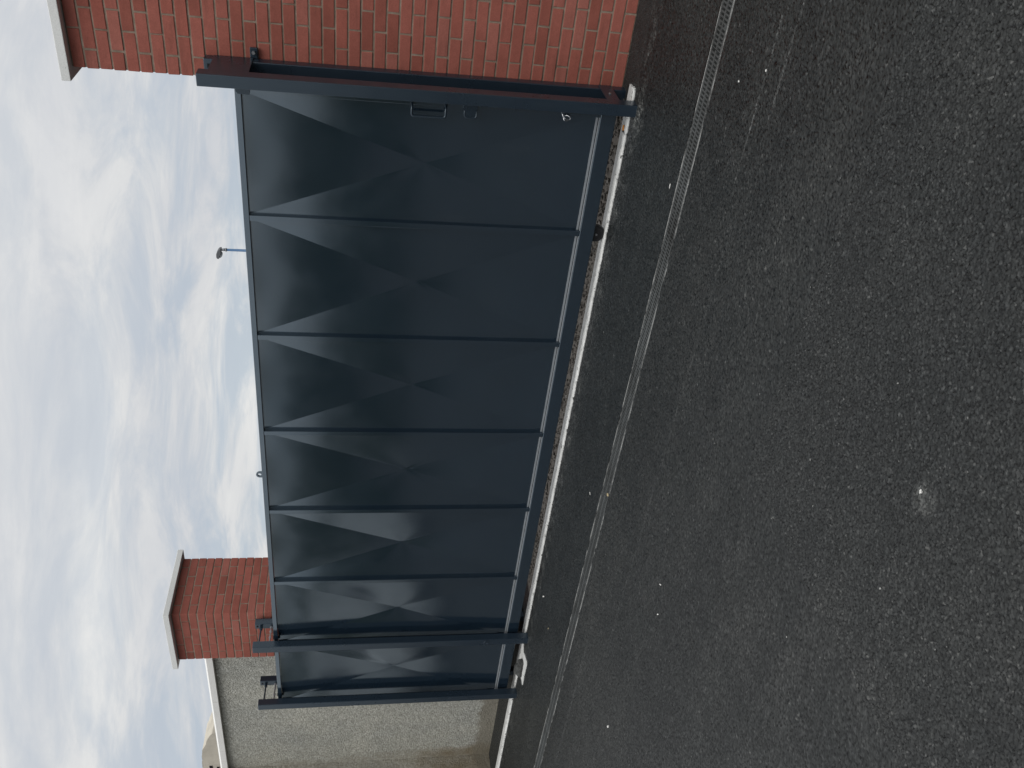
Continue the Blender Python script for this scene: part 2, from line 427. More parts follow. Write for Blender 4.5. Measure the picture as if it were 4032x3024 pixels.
def tube(bm, pts, r, seg=10, closed=False):
    pts = [Vector(p) for p in pts]; n = len(pts); rings = []
    prev = None
    for i, p in enumerate(pts):
        a = pts[(i - 1) % n] if (closed or i) else pts[i]
        c = pts[(i + 1) % n] if (closed or i < n - 1) else pts[i]
        t = (c - a).normalized()
        up = prev if prev is not None else (Vector((0, 0, 1)) if abs(t.z) < 0.9 else Vector((1, 0, 0)))
        s = t.cross(up).normalized(); u = s.cross(t).normalized(); prev = u
        rings.append([bm.verts.new(p + s * (r * math.cos(2 * math.pi * k / seg)) + u * (r * math.sin(2 * math.pi * k / seg))) for k in range(seg)])
    m = n if closed else n - 1
    for i in range(m):
        A, B = rings[i], rings[(i + 1) % n]
        for k in range(seg):
            bm.faces.new((A[k], A[(k + 1) % seg], B[(k + 1) % seg], B[k]))
    if not closed:
        bm.faces.new(rings[0][::-1]); bm.faces.new(rings[-1])
def prism(bm, poly, axis, a, b):
    """extrude a 2-D outline along an axis"""
    def P(u, v, w):
        return {'x': (w, u, v), 'y': (u, w, v), 'z': (u, v, w)}[axis]
    A = [bm.verts.new(P(u, v, a)) for u, v in poly]; B = [bm.verts.new(P(u, v, b)) for u, v in poly]
    n = len(poly)
    bm.faces.new(A); bm.faces.new(B[::-1])
    for i in range(n): bm.faces.new((A[i], B[i], B[(i + 1) % n], A[(i + 1) % n]))
def rock(bm, c, size, seed, sub=1):
    r = bmesh.ops.create_icosphere(bm, subdivisions=sub, radius=1.0)
    rr = random.Random(seed); o = Vector((rr.uniform(0, 50), rr.uniform(0, 50), rr.uniform(0, 50)))
    rot = Matrix.Rotation(rr.uniform(0, 6.28), 3, 'Z')
    for v in r['verts']:
        k = 1 + 0.45 * mnoise.noise(v.co * 1.3 + o)
        p = Vector((v.co.x * size[0], v.co.y * size[1], v.co.z * size[2])) * k
        v.co = rot @ p + Vector(c)

# ------------------------------------------------------------------ setting: ground
DY0, DY1 = 3.902, 4.046           # slot in the asphalt that holds the drain
XW = -9.75                        # face of the return wall
def ground():
    bm = bmesh.new()
    def q(x0, x1, y0, y1, nx=1, ny=1):
        g = [[bm.verts.new((x0 + (x1 - x0) * i / nx, y0 + (y1 - y0) * j / ny, 0)) for j in range(ny + 1)] for i in range(nx + 1)]
        for i in range(nx):
            for j in range(ny): bm.faces.new((g[i][j], g[i + 1][j], g[i + 1][j + 1], g[i][j + 1]))
    q(-400, 400, -400, DY0); q(-400, 400, DY1, 600); q(-400, XW, DY0, DY1); q(6, 400, DY0, DY1)
    bmesh.ops.remove_doubles(bm, verts=bm.verts, dist=1e-5)
    o = finish('ground', bm, ASPH); props(o, kind='structure')
ground()
def chip_bed():
    """the wearing course as relief: every stone chip of the asphalt in front of the drain"""
    import numpy as np
    cell = 0.0073; X0, Y0 = -10.0, 0.3
    gx, gy = int(11.4 / cell) + 8, int(5.6 / cell) + 8
    rg = np.random.default_rng(4)
    f32 = lambda a: a.astype(np.float32)
    CX = f32((np.arange(gx)[:, None] + rg.uniform(-0.1, 1.1, (gx, gy))) * cell + X0 - 2 * cell)
    CY = f32((np.arange(gy)[None, :] + rg.uniform(-0.1, 1.1, (gx, gy))) * cell + Y0 - 2 * cell)
    RA = f32(rg.uniform(0.0031, 0.0063, (gx, gy))); RB = f32(RA * rg.uniform(0.55, 1.0, (gx, gy))); TH = rg.uniform(0, np.pi, (gx, gy))
    CT, ST = f32(np.cos(TH)), f32(np.sin(TH))
    H0 = f32(rg.uniform(-0.0014, 0.0018, (gx, gy))); TX = f32(rg.normal(0, 0.34, (gx, gy))); TY = f32(rg.normal(0, 0.34, (gx, gy)))
    C3 = f32(rg.uniform(0, 1, (gx, gy, 3)))
    def patch(x0, x1, y0, y1, st, keep, amp=1.0):
        xs = np.arange(x0, x1 + st * 0.5, st); ys = np.arange(y0, y1 + st * 0.5, st); nx, ny = len(xs), len(ys)
        X, Y = np.meshgrid(xs, ys, indexing='ij'); m = keep(X, Y)
        pid = np.full(X.shape, -1, dtype=np.int32); pid[m] = np.arange(m.sum(), dtype=np.int32)
        x, y = X[m].astype(np.float32), Y[m].astype(np.float32)
        ix = np.floor((x - X0) / cell).astype(np.int32) + 2; iy = np.floor((y - Y0) / cell).astype(np.int32) + 2
        best = np.full(x.shape, -0.0030, dtype=np.float32); col = np.zeros((len(x), 4), dtype=np.float32)
        for a in range(-1, 2):
            for b in range(-1, 2):
                i = np.clip(ix + a, 0, gx - 1); j = np.clip(iy + b, 0, gy - 1)
                dx, dy = x - CX[i, j], y - CY[i, j]; ct, sn = CT[i, j], ST[i, j]
                u = (dx * ct + dy * sn) / RA[i, j]; w = (dy * ct - dx * sn) / RB[i, j]
                d = (u * u) ** 2 + (w * w) ** 2
                h = H0[i, j] + TX[i, j] * dx + TY[i, j] * dy - 0.0020 * d
                k = (h > best) & (d < 1.7)
                best = np.where(k, h, best)
                col[k, :3] = C3[i, j][k]; col[k, 3] = (1 - np.clip(d - 0.45, 0, 1))[k]
        z = 0.0034 + best * amp * np.clip((np.abs(y - 3.974) - 0.077) / 0.05 + 0.25, 0.25, 1)
        q = np.stack([pid[:-1, :-1], pid[1:, :-1], pid[1:, 1:], pid[:-1, 1:]], -1).reshape(-1, 4)
        q = q[(q >= 0).all(1)]
        me = bpy.data.meshes.new('asphalt_chips')
        me.vertices.add(len(x)); me.vertices.foreach_set('co', np.stack([x, y, z], -1).astype(np.float32).ravel())
        me.loops.add(q.size); me.loops.foreach_set('vertex_index', q.ravel().astype(np.int32))
        me.polygons.add(len(q)); me.polygons.foreach_set('loop_start', np.arange(0, q.size, 4, dtype=np.int32))
        me.update(calc_edges=True)
        ca = me.color_attributes.new('chip', 'FLOAT_COLOR', 'POINT'); ca.data.foreach_set('color', col.ravel())
        me.polygons.foreach_set('use_smooth', np.ones(len(q), dtype=bool))
        props(link('asphalt_chips', me, None, ASPHN), kind='stuff')
    wedge = lambda X, Y: (X > -3.6 - (Y - 0.94) * 1.85) & (X < 0.55 - (Y - 1.6) * 0.2)
    nx0, nx1, ny0, ny1 = -2.31, -0.03, 0.72, 2.52
    patch(nx0, nx1, ny0, ny1, 0.003, lambda X, Y: X > -99)
    e = 0.0005
    patch(-9.72, 0.1, 4.052, 5.046, 0.006, lambda X, Y: X < 1.2 - Y * 0.25, 0.7)
    patch(-9.402, 0.75, 0.48, 3.896, 0.006, lambda X, Y: wedge(X, Y) & ~((X > nx0 + e) & (X < nx1 - e) & (Y > ny0 + e) & (Y < ny1 - e)))
chip_bed()
def soil_strip():
    bm = bmesh.new(); n = 90; rr = random.Random(5)
    rows = []
    for i in range(n + 1):
        x = -6.35 + (4.62) * i / n
        rows.append([bm.verts.new((x, y, 0.004 + (0.010 * mnoise.noise(Vector((x * 9, y * 30, 2))) if 0 < k < 3 else 0))) for k, y in enumerate((5.166, 5.22, 5.30, 5.40 + 0.05 * mnoise.noise(Vector((x * 3, 1, 1)))))])
    for a, b in zip(rows, rows[1:]):
        for k in range(3): bm.faces.new((a[k], b[k], b[k + 1], a[k + 1]))
    props(finish('soil_strip', bm, SOIL, None, True), kind='structure')
    bm = bmesh.new()
    for i in range(1100):
        x = rr.uniform(-6.3, -1.78); y = rr.uniform(5.18, 5.38); s = rr.choice((0.005, 0.007, 0.009, 0.014))
        rock(bm, (x, y, 0.008), (s, s * rr.uniform(0.6, 1), s * 0.6), i)
    props(finish('gravel', bm, GRAVEL), kind='stuff')
soil_strip()
def chippings():
    bm = bmesh.new(); rr = random.Random(8)
    for i in range(900):
        y = rr.uniform(0.6, 4.9); x = rr.uniform(-1.9, 0.6) - y * 0.55
        if DY0 - 0.02 < y < DY1 + 0.02: continue
        s = rr.uniform(0.0018, 0.0040)
        rock(bm, (x, y, s * 0.35), (s * rr.uniform(1, 1.9), s, s * 0.6), i + 5000)
    props(finish('loose_chippings', bm, CHIP), kind='stuff')
chippings()

# ------------------------------------------------------------------ drain channel
def drain():
    t = thing('drain_channel', (-1.0, 3.974, 0), 'long slotted steel drainage channel set into the asphalt in front of the gate', 'drain')
    x0, x1 = XW + 0.002, 6.0
    bm = bmesh.new()
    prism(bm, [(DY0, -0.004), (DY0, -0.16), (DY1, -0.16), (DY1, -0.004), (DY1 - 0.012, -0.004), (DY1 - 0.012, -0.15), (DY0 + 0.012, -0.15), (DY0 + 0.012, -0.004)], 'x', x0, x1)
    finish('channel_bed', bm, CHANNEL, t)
    for y in (DY0 + 0.0005, DY1 - 0.0055):
        rr = random.Random(int(y * 1000)); bm = bmesh.new(); x = x0
        n = 160; P = []
        for i in range(n + 1):
            xx = x0 + (x1 - x0) * i / n
            P.append((xx, 0.0042 + 0.0022 * mnoise.noise(Vector((xx * 2.3, y * 9, 0)))))
        for (xa, za), (xb, zb) in zip(P, P[1:]):
            va = [bm.verts.new(c) for c in ((xa, y, -0.02), (xa, y + 0.0026, -0.02), (xa, y + 0.0026, za), (xa, y, za))]
            vb = [bm.verts.new(c) for c in ((xb, y, -0.02), (xb, y + 0.0026, -0.02), (xb, y + 0.0026, zb), (xb, y, zb))]
            for k in range(4): bm.faces.new((va[k], va[(k + 1) % 4], vb[(k + 1) % 4], vb[k]))
        bmesh.ops.remove_doubles(bm, verts=bm.verts, dist=1e-5)
        finish('edge_rail', bm, GALV, t)
    # one metre of grating: plate with two rows of slots, a bolt plate at one end
    bm = bmesh.new(); Lg = 0.94; g0, g1 = DY0 + 0.008, DY1 - 0.008
    zt, zb = 0.002, -0.028; p = 0.02; ns = int(Lg / p)
    rows = ((g0 + 0.014, 3.966), (3.982, g1 - 0.014))
    abox(bm, 0, Lg - 0.003, g0, rows[0][0], zb, zt)
    abox(bm, 0, Lg - 0.003, rows[0][1], rows[1][0], zb, zt)
    abox(bm, 0, Lg - 0.003, rows[1][1], g1, zb, zt)
    for i in range(ns + 1):
        xa = max(0, i * p - 0.0042); xb = min(Lg - 0.003, i * p + 0.0042)
        if xb <= xa: continue
        for a, b in rows: abox(bm, xa, xb, a, b, zb, zt - 0.0006)
    k = 5 * p                                # the slot pair that carries the clamp bolt is half filled
    abox(bm, k + 0.0046, k + 0.0154, rows[0][0], rows[0][0] + 0.022, zb, zt - 0.0006)
    abox(bm, k + 0.0046, k + 0.0154, rows[1][1] - 0.022, rows[1][1], zb, zt - 0.0006)
    bmesh.ops.recalc_face_normals(bm, faces=bm.faces)
    b = base_of(t); bmesh.ops.translate(bm, verts=bm.verts, vec=(0, -b.y, 0))
    me = bpy.data.meshes.new('grating'); bm.to_mesh(me); bm.free(); me.materials.append(GRATE)
    x = -1.055
    xs = []
    while x > x0 - 0.0: xs.append(x); x -= Lg
    x = -1.055 + Lg
    while x + Lg < x1: xs.append(x); x += Lg
    for x in xs:
        if x < x0: continue
        o = link('grating', me, t); o.location = (x - b.x, 0, 0)
    rest = min(xx for xx in xs if xx >= x0)
    box('grating', GRATE, t, x0, rest - 0.003, g0, g1, zb, zt)
drain()

# ------------------------------------------------------------------ gate track
def track():
    t = thing('gate_track', (-1.6, 5.105, 0), 'pale grooved steel track in ragged cement along the foot of the gate', 'track')
    bm = bmesh.new()
    prism(bm, [(5.1665, -0.02), (5.1665, 0.0125), (5.160, 0.014), (5.115, 0.014), (5.110, 0.002), (5.1035, 0.002), (5.1035, -0.02)], 'x', -9.745, -1.612)
    finish('rail', bm, RAIL, t)
    bm = bmesh.new(); n = 620; rr = random.Random(3); prev = None
    for i in range(n + 1):
        x = -9.745 + (8.14) * i / n
        w = 5.053 + 0.016 * mnoise.noise(Vector((x * 6, 0, 0))) + 0.013 * mnoise.noise(Vector((x * 34, 5, 0)))
        if x > -1.66: w += (x + 1.66) * 0.35
        if -6.96 < x < -6.90: w += 0.018
        zt = 0.0135 + 0.002 * mnoise.noise(Vector((x * 12, 9, 0)))
        vs = [bm.verts.new(c) for c in ((x, w, -0.01), (x, w + 0.001, 0.008), (x, w + 0.006, zt), (x, 5.097, zt), (x, 5.102, 0.002), (x, 5.103, -0.01))]
        if prev:
            for k in range(6): bm.faces.new((prev[k], prev[(k + 1) % 6], vs[(k + 1) % 6], vs[k]))
        else: bm.faces.new(vs)
        prev = vs
    bm.faces.new(prev[::-1])
    finish('cement_edge', bm, HAUNCH, t)
    # spilled mortar between the two guide posts
    bm = bmesh.new()
    pts = [(-6.955, 5.050), (-6.985, 5.012), (-6.955, 4.985), (-6.935, 4.925), (-6.925, 4.865), (-6.945, 4.835), (-7.03, 4.842), (-7.13, 4.846), (-7.262, 4.838), (-7.255, 4.875), (-7.272, 4.93), (-7.262, 4.985), (-7.245, 5.03), (-7.21, 5.049), (-7.10, 5.048), (-7.02, 5.051)]
    pts = [(x + 0.006 * math.sin(i * 5.1), y) for i, (x, y) in enumerate(pts)]
    top = [bm.verts.new((x, y, 0.012)) for x, y in pts]; bot = [bm.verts.new((x + 0.0, y - 0.004, -0.005)) for x, y in pts]
    bm.faces.new(top)
    for i in range(len(pts)): bm.faces.new((bot[i], bot[(i + 1) % len(pts)], top[(i + 1) % len(pts)], top[i]))
    bmesh.ops.triangulate(bm, faces=bm.faces)
    props(finish('mortar_patch', bm, WHITEM), 'bright white mortar spilled beside the track between the two far guide posts', 'mortar')
    bm = bmesh.new()
    for i, (x, y, s) in enumerate(((-7.20, 4.965, 0.062), (-7.135, 4.945, 0.058), (-7.07, 4.95, 0.045), (-7.23, 4.93, 0.035))):
        rock(bm, (x, y, 0.012 + s * 0.4), (s * 1.1, s * 0.8, s * 0.65), 70 + i, 3)
    props(finish('asphalt_lump', bm, CLOD, None, True), 'dark lump of loose asphalt lying on the white mortar spill', 'lump')
track()

# ------------------------------------------------------------------ brick pillars
PITCH, BH = 0.07355, 0.0630
JT = 0.0105; LP = (0.665 + JT) / 3; OF = -JT / 2
def brick_mesh(name, lx, ly, seed):
    bm = bmesh.new(); abox(bm, -lx / 2, lx / 2, -ly / 2, ly / 2, -BH / 2, BH / 2)
    bmesh.ops.bevel(bm, geom=list(bm.edges), offset=0.0022, segments=1, affect='EDGES')
    rr = random.Random(seed)
    for v in bm.verts: v.co += Vector((rr.uniform(-1, 1), rr.uniform(-1, 1), rr.uniform(-1, 1))) * 0.0009
    bmesh.ops.recalc_face_normals(bm, faces=bm.faces)
    me = bpy.data.meshes.new(name); bm.to_mesh(me); bm.free(); me.materials.append(BRICK); return me
BX = [brick_mesh('brick_along', LP - JT, 0.101, s) for s in range(5)]
BY = [brick_mesh('brick_across', 0.101, LP - JT, 20 + s) for s in range(5)]
def pillar(x0, y0, label, first_course, sides):
    """665 mm square pillar; faces: front (-Y) and the side named in 'sides'"""
    w = 0.665; x1, y1 = x0 + w, y0 + w; nC = 44; top = nC * PITCH
    t = thing('brick_pillar', ((x0 + x1) / 2, (y0 + y1) / 2, 0), label, 'pillar', 'brick gate pillars'); b = base_of(t)
    box('mortar', MORTAR, t, x0 + 0.0042, x1 - 0.0042, y0 + 0.0042, y1 - 0.0042, 0, top)
    rr = random.Random(int(abs(x0) * 1000))
    restbm = bmesh.new()
    def put(along, cx, cy, cz, single):
        cx += rr.uniform(-.0012, .0012); cy += rr.uniform(-.0014, .0014); cz += rr.uniform(-.0012, .0012)
        if single:
            o = link('brick', rr.choice(BX if along else BY), t)
            o.location = (cx - b.x, cy - b.y, cz - b.z)
            o.rotation_euler = (rr.uniform(-.004, .004), rr.uniform(-.003, .003), rr.uniform(-.004, .004))
        else:
            lx, ly = ((LP - JT), 0.101) if along else (0.101, (LP - JT))
            abox(restbm, cx - lx / 2, cx + lx / 2, cy - ly / 2, cy + ly / 2, cz - BH / 2, cz + BH / 2)
    for c in range(nC):
        cz = c * PITCH + BH / 2 + 0.004
        str_front = (c % 2 == 1)
        runs = []
        if str_front:
            for yy, tag in ((y0 + 0.0505, 'front'), (y1 - 0.0505, 'back')):
                for k in range(3): runs.append((True, x0 + OF + LP * (k + 0.5), yy, tag))
            for xx, tag in ((x0 + 0.0505, 'left'), (x1 - 0.0505, 'right')):
                for k in range(2): runs.append((False, xx, y0 + OF + LP * (k + 1), tag))
        else:
            for xx, tag in ((x0 + 0.0505, 'left'), (x1 - 0.0505, 'right')):
                for k in range(3):
                    runs.append((False, xx, y0 + OF + LP * (k + 0.5), tag + ('+front' if k == 0 else '')))
            for yy, tag in ((y0 + 0.0505, 'front'), (y1 - 0.0505, 'back')):
                for k in range(2): runs.append((True, x0 + OF + LP * (k + 1), yy, tag))
        for al, cx, cy, tag in runs:
            end = str_front and ((sides == 'left' and cx < x0 + LP) or (sides == 'right' and cx > x1 - LP))
            vis = c >= first_course and ('front' in tag or sides in tag) and 'back' not in tag
            put(al, cx, cy, cz, vis)
    o = finish('brickwork', restbm, BRICK, t); props(o, kind='stuff')
    # cast cap with a shallow weathered top and drip groove
    bm = bmesh.new(); ov = 0.062; za, zb = top + 0.002, top + 0.054
    X0, X1, Y0, Y1 = x0 - ov, x1 + ov, y0 - ov, y1 + ov
    abox(bm, X0, X1, Y0, Y1, za, zb, 0.004)
    ins = 0.012
    A = [bm.verts.new(v) for v in ((X0 + ins, Y0 + ins, zb - 0.0005), (X1 - ins, Y0 + ins, zb - 0.0005), (X1 - ins, Y1 - ins, zb - 0.0005), (X0 + ins, Y1 - ins, zb - 0.0005))]
    P = bm.verts.new(((x0 + x1) / 2, (y0 + y1) / 2, zb + 0.035))
    for i in range(4): bm.faces.new((A[i], A[(i + 1) % 4], P))
    finish('cap', bm, CAPCON, t)
pillar(-1.817, 5.34, 'nearer tall red brick pillar with a concrete cap, behind the gate catch post', 0, 'left')
pillar(-7.372, 5.34, 'farther red brick pillar showing two faces above the gate, beside the pebble-dashed wall', 26, 'right')

# ------------------------------------------------------------------ walls
def coping(parent, along, a, b, c0, c1, joints, z0=2.982):
    zf, zr = z0 + 0.063, z0 + 0.063 + 0.050; cm = (c0 + c1) / 2
    prof = [(c0, z0), (c0, zf - 0.004), (c0 + 0.004, zf), (cm - 0.01, zr), (cm + 0.01, zr), (c1 - 0.004, zf), (c1, zf - 0.004), (c1, z0)]
    cuts = [a] + joints + [b]
    for s, e in zip(cuts, cuts[1:]):
        bm = bmesh.new(); prism(bm, prof, along, s + 0.0025, e - 0.0025)
        finish('coping_slab', bm, COPE, parent)
def dash_wall(name, x0, x1, y0, y1, z, mat, parent):
    bm = bmesh.new(); abox(bm, x0, x1, y0, y1, -0.02, z); return finish(name, bm, mat, parent)
t = thing('pebbledash_wall', (-8.6, 5.69, 0), 'long grey pebble-dashed wall with concrete coping, left of the farther pillar', 'wall')
dash_wall('render', -9.95, -7.369, 5.58, 5.80, 2.982, DASH, t)
coping(t, 'x', -9.99, -7.372, 5.53, 5.85, [-9.308, -8.374])
t = thing('return_wall', (-9.86, 4.0, 0), 'brown-stained pebble-dashed return wall coming forward at the left corner', 'wall')
dash_wall('render', XW - 0.2, XW, 4.55, 5.578, 2.982, DASH, t)
coping(t, 'y', 4.50, 5.527, XW - 0.25, XW + 0.05, [])
t = thing('side_wall', (2.5, 5.69, 0), 'plain pebble-dashed wall running on from the nearer pillar', 'wall')
dash_wall('render', -1.149, 7.0, 5.58, 5.80, 2.982, DASH2, t)
coping(t, 'x', -1.147, 7.0, 5.53, 5.85, [-0.2, 0.75, 1.7, 2.65, 3.6, 4.55, 5.5])

# ------------------------------------------------------------------ sliding gate
GF, GS, GB = 5.050, 5.090, 5.102        # front of frame, sheet, back of frame
ZT, ZB, ZL = 2.311, 0.089, 0.187
STIFF = [-2.5705, -3.457, -4.305, -5.120, -5.972, -6.826]
XR, XL = -1.755, -7.745
def gate():
    t = thing('sliding_gate', (-4.75, 5.10, 0.0), 'long anthracite steel sliding gate with seven cross-creased panels', 'gate')
    box('top_rail', PAINT, t, XL, XR, GF, GB, ZT - 0.036, ZT, 0.003)
    box('bottom_rail', PAINT, t, XL, XR, GF, 5.150, ZB, ZL, 0.004)
    w = 0.0185
    for x in STIFF: box('stiffener', PAINT, t, x - w, x + w, GF + 0.0012, GB - 0.002, ZL + 0.0005, ZT - 0.0365, 0.0025)
    for a, b in ((XR - 0.037, XR), (XL, XL + 0.037)): box('end_stile', PAINT, t, a, b, GF + 0.0012, GB - 0.002, ZL + 0.0005, ZT - 0.0365, 0.0025)
    edges = [XR - 0.037] + [v for s in STIFF for v in (s + w, s - w)] + [XL + 0.037]
    z0, z1 = ZL + 0.001, ZT - 0.037
    for k in range(7):
        xa, xb = edges[2 * k], edges[2 * k + 1]          # xa right, xb left
        rr = random.Random(40 + k)
        cxx, czz = (xa + xb) / 2, (z0 + z1) / 2 - 0.012
        D = rr.uniform(0.031, 0.037) if k else 0.034; AC = rr.uniform(0.0007, 0.0013)
        corners = [(xb, z0), (xa, z0), (xa, z1), (xb, z1)]
        bm = bmesh.new(); n = 26
        off = Vector((rr.uniform(0, 40), rr.uniform(0, 40), 0)); BU = {1: rr.uniform(-0.0026, 0.0026), 3: rr.uniform(-0.0026, 0.0026)}
        creases = []
        for f in range(4):
            A, B = corners[f], corners[(f + 1) % 4]
            grid = []
            for i in range(n + 1):
                s = i / n; row = []
                for j in range(n + 1):
                    q = j / n
                    ex, ez = A[0] + (B[0] - A[0]) * q, A[1] + (B[1] - A[1]) * q
                    x, z = cxx + (ex - cxx) * s, czz + (ez - czz) * s
                    t1 = 1 - s; sq = math.sin(math.pi * q) ** 2
                    y = GS - 0.008 + D * t1
                    if f == 2: y += AC * math.sin(2 * math.pi * t1 / 0.42) * math.exp(-3.5 * t1) * sq
                    elif f == 0: y += 0.5 * AC * math.sin(2 * math.pi * t1 / 0.6) * math.exp(-2.5 * t1) * sq
                    else: y += BU[f] * math.sin(math.pi * t1) * sq * (1 - 0.35 * math.cos(4 * math.pi * q))
                    y += 0.0010 * mnoise.noise(Vector((x * 2.6, z * 1.9, k)) + off) * (1 - s ** 6) * sq
                    row.append(bm.verts.new((x, y, z)))
                grid.append(row)
            for i in range(n):
                for j in range(n):
                    try: bm.faces.new((grid[i][j], grid[i][j + 1], grid[i + 1][j + 1], grid[i + 1][j]))
                    except ValueError: pass
            creases.append([grid[i][0] for i in range(n + 1)])
        cset = {tuple(round(c, 5) for c in v.co) for row in creases for v in row}
        bmesh.ops.remove_doubles(bm, verts=bm.verts, dist=1e-5)
        for e in bm.edges:
            if all(tuple(round(c, 5) for c in v.co) in cset for v in e.verts): e.smooth = False
        bmesh.ops.recalc_face_normals(bm, faces=bm.faces)
        b = base_of(t); bmesh.ops.translate(bm, verts=bm.verts, vec=-b)
        me = bpy.data.meshes.new('panel'); bm.to_mesh(me); bm.free()
        for p in me.polygons: p.use_smooth = True
        o = link('panel', me, t, PAINT)
        md = o.modifiers.new('sheet', 'SOLIDIFY'); md.thickness = 0.002; md.offset = 0; md.use_even_offset = True; md.use_rim = False
        # pale angle bead along the foot of the sheet
        bm = bmesh.new()
        abox(bm, xb + 0.001, xa - 0.001, GF + 0.004, GS - 0.017, ZL + 0.0006, ZL + 0.0036)
        abox(bm, xb + 0.001, xa - 0.001, GS - 0.0195, GS - 0.0165, ZL + 0.0090, ZL + 0.0225)
        finish('bead', bm, BEAD, t)
    # guide wheels in the bottom rail
    for x in (-2.583, -6.86):
        bm = bmesh.new(); r = 0.058; zc = 0.066
        seg = 40; prof = [(-0.020, 0.010), (-0.020, r - 0.018), (-0.0165, r - 0.014), (-0.0165, r - 0.006), (-0.014, r), (0.014, r), (0.0165, r - 0.006), (0.0165, 0.010)]
        rings = [[bm.verts.new((x + rad * math.cos(2 * math.pi * k / seg), 5.10 + dy, zc + rad * math.sin(2 * math.pi * k / seg))) for k in range(seg)] for dy, rad in prof]
        for a, c in zip(rings, rings[1:]):
            for k in range(seg): bm.faces.new((a[k], a[(k + 1) % seg], c[(k + 1) % seg], c[k]))
        bm.faces.new(rings[0]); bm.faces.new(rings[-1][::-1])
        o = finish('wheel', bm, RUBBER, t)
        bm = bmesh.new(); cyl(bm, (x, 5.073, zc), (x, 5.082, zc), 0.008, None, 6); finish('axle_bolt', bm, ZINC, o)
    # lifting eye on the top rail
    bm = bmesh.new(); cx, r, n = -4.736, 0.028, 28; zc = ZT + 0.018
    outer = []; inner = []
    for i in range(n):
        a = 2 * math.pi * i / n
        ox, oz = math.cos(a) * r, math.sin(a) * r
        if oz < 0: ox, oz = (r if math.cos(a) > 0 else -r) * min(1, abs(math.cos(a)) * 1.6), max(oz * 0.75, -0.0185)
        outer.append((cx + ox, zc + oz)); inner.append((cx + math.cos(a) * 0.0145, zc + 0.002 + math.sin(a) * 0.0135))
    for y0, y1 in ((5.070, 5.082),):
        O0 = [bm.verts.new((x, y0, z)) for x, z in outer]; O1 = [bm.verts.new((x, y1, z)) for x, z in outer]
        I0 = [bm.verts.new((x, y0, z)) for x, z in inner]; I1 = [bm.verts.new((x, y1, z)) for x, z in inner]
        for i in range(n):
            j = (i + 1) % n
            for q in ((O0[i], O0[j], I0[j], I0[i]), (O1[j], O1[i], I1[i], I1[j]), (O0[i], O1[i], O1[j], O0[j]), (I0[j], I1[j], I1[i], I0[i])): bm.faces.new(q)
    finish('lifting_eye', bm, PAINT, t)
    # pull handle, lock cover, corner plate
    bm = bmesh.new(); y = 5.040
    c = lambda cx, cz, a0, a1: [(cx + 0.016 * math.cos(R(a)), y, cz + 0.016 * math.sin(R(a))) for a in range(a0, a1 + 1, 15)]
    pts = [(-1.772, y, 1.319)] + c(-1.838, 1.303, 90, 180) + c(-1.838, 1.137, 180, 270) + [(-1.772, y, 1.121)]
    tube(bm, pts, 0.0072, 12); finish('handle', bm, PAINT2, t, True)
    bm = bmesh.new()
    prism(bm, [(-1.760, 1.020), (-1.824, 1.017), (-1.834, 1.010), (-1.838, 0.999), (-1.838, 0.955), (-1.834, 0.943), (-1.824, 0.937), (-1.760, 0.936)], 'y', 5.028, 5.049)
    bmesh.ops.bevel(bm, geom=list(bm.edges), offset=0.002, segments=2, affect='EDGES'); o = finish('lock_cover', bm, PAINT2, t)
    bm = bmesh.new(); tube(bm, [(-1.775, 5.034, 1.012), (-1.83, 5.027, 1.011), (-1.838, 5.027, 0.999), (-1.838, 5.027, 0.955), (-1.83, 5.027, 0.941), (-1.775, 5.034, 0.941)], 0.004, 8); finish('lock_rim', bm, PAINT2, o, True)
    bm = bmesh.new(); prism(bm, [(-1.755, 2.305), (-1.783, 2.303), (-1.797, 2.292), (-1.799, 2.228), (-1.755, 2.226)], 'y', 5.0405, 5.0488); finish('corner_plate', bm, PAINT2, t)
gate()
def shackle():
    t = thing('shackle', (-1.80, 5.035, 0.40), 'small shiny chrome shackle hanging low on the gate beside the catch post', 'shackle')
    bm = bmesh.new()
    ring = [(-1.803 + 0.016 * math.cos(a), 5.036 + 0.006 * math.sin(a * 2), 0.395 + 0.021 * math.sin(a)) for a in [2 * math.pi * k / 24 for k in range(24)]]
    tube(bm, ring, 0.0038, 8, True); finish('ring', bm, CHROME, t, True)
    bm = bmesh.new(); tube(bm, [(-1.768, 5.046, 0.431), (-1.780, 5.036, 0.427), (-1.793, 5.028, 0.421), (-1.803, 5.026, 0.405), (-1.810, 5.028, 0.388), (-1.812, 5.034, 0.381)], 0.0034, 8); finish('hook', bm, CHROME, t, True)
shackle()

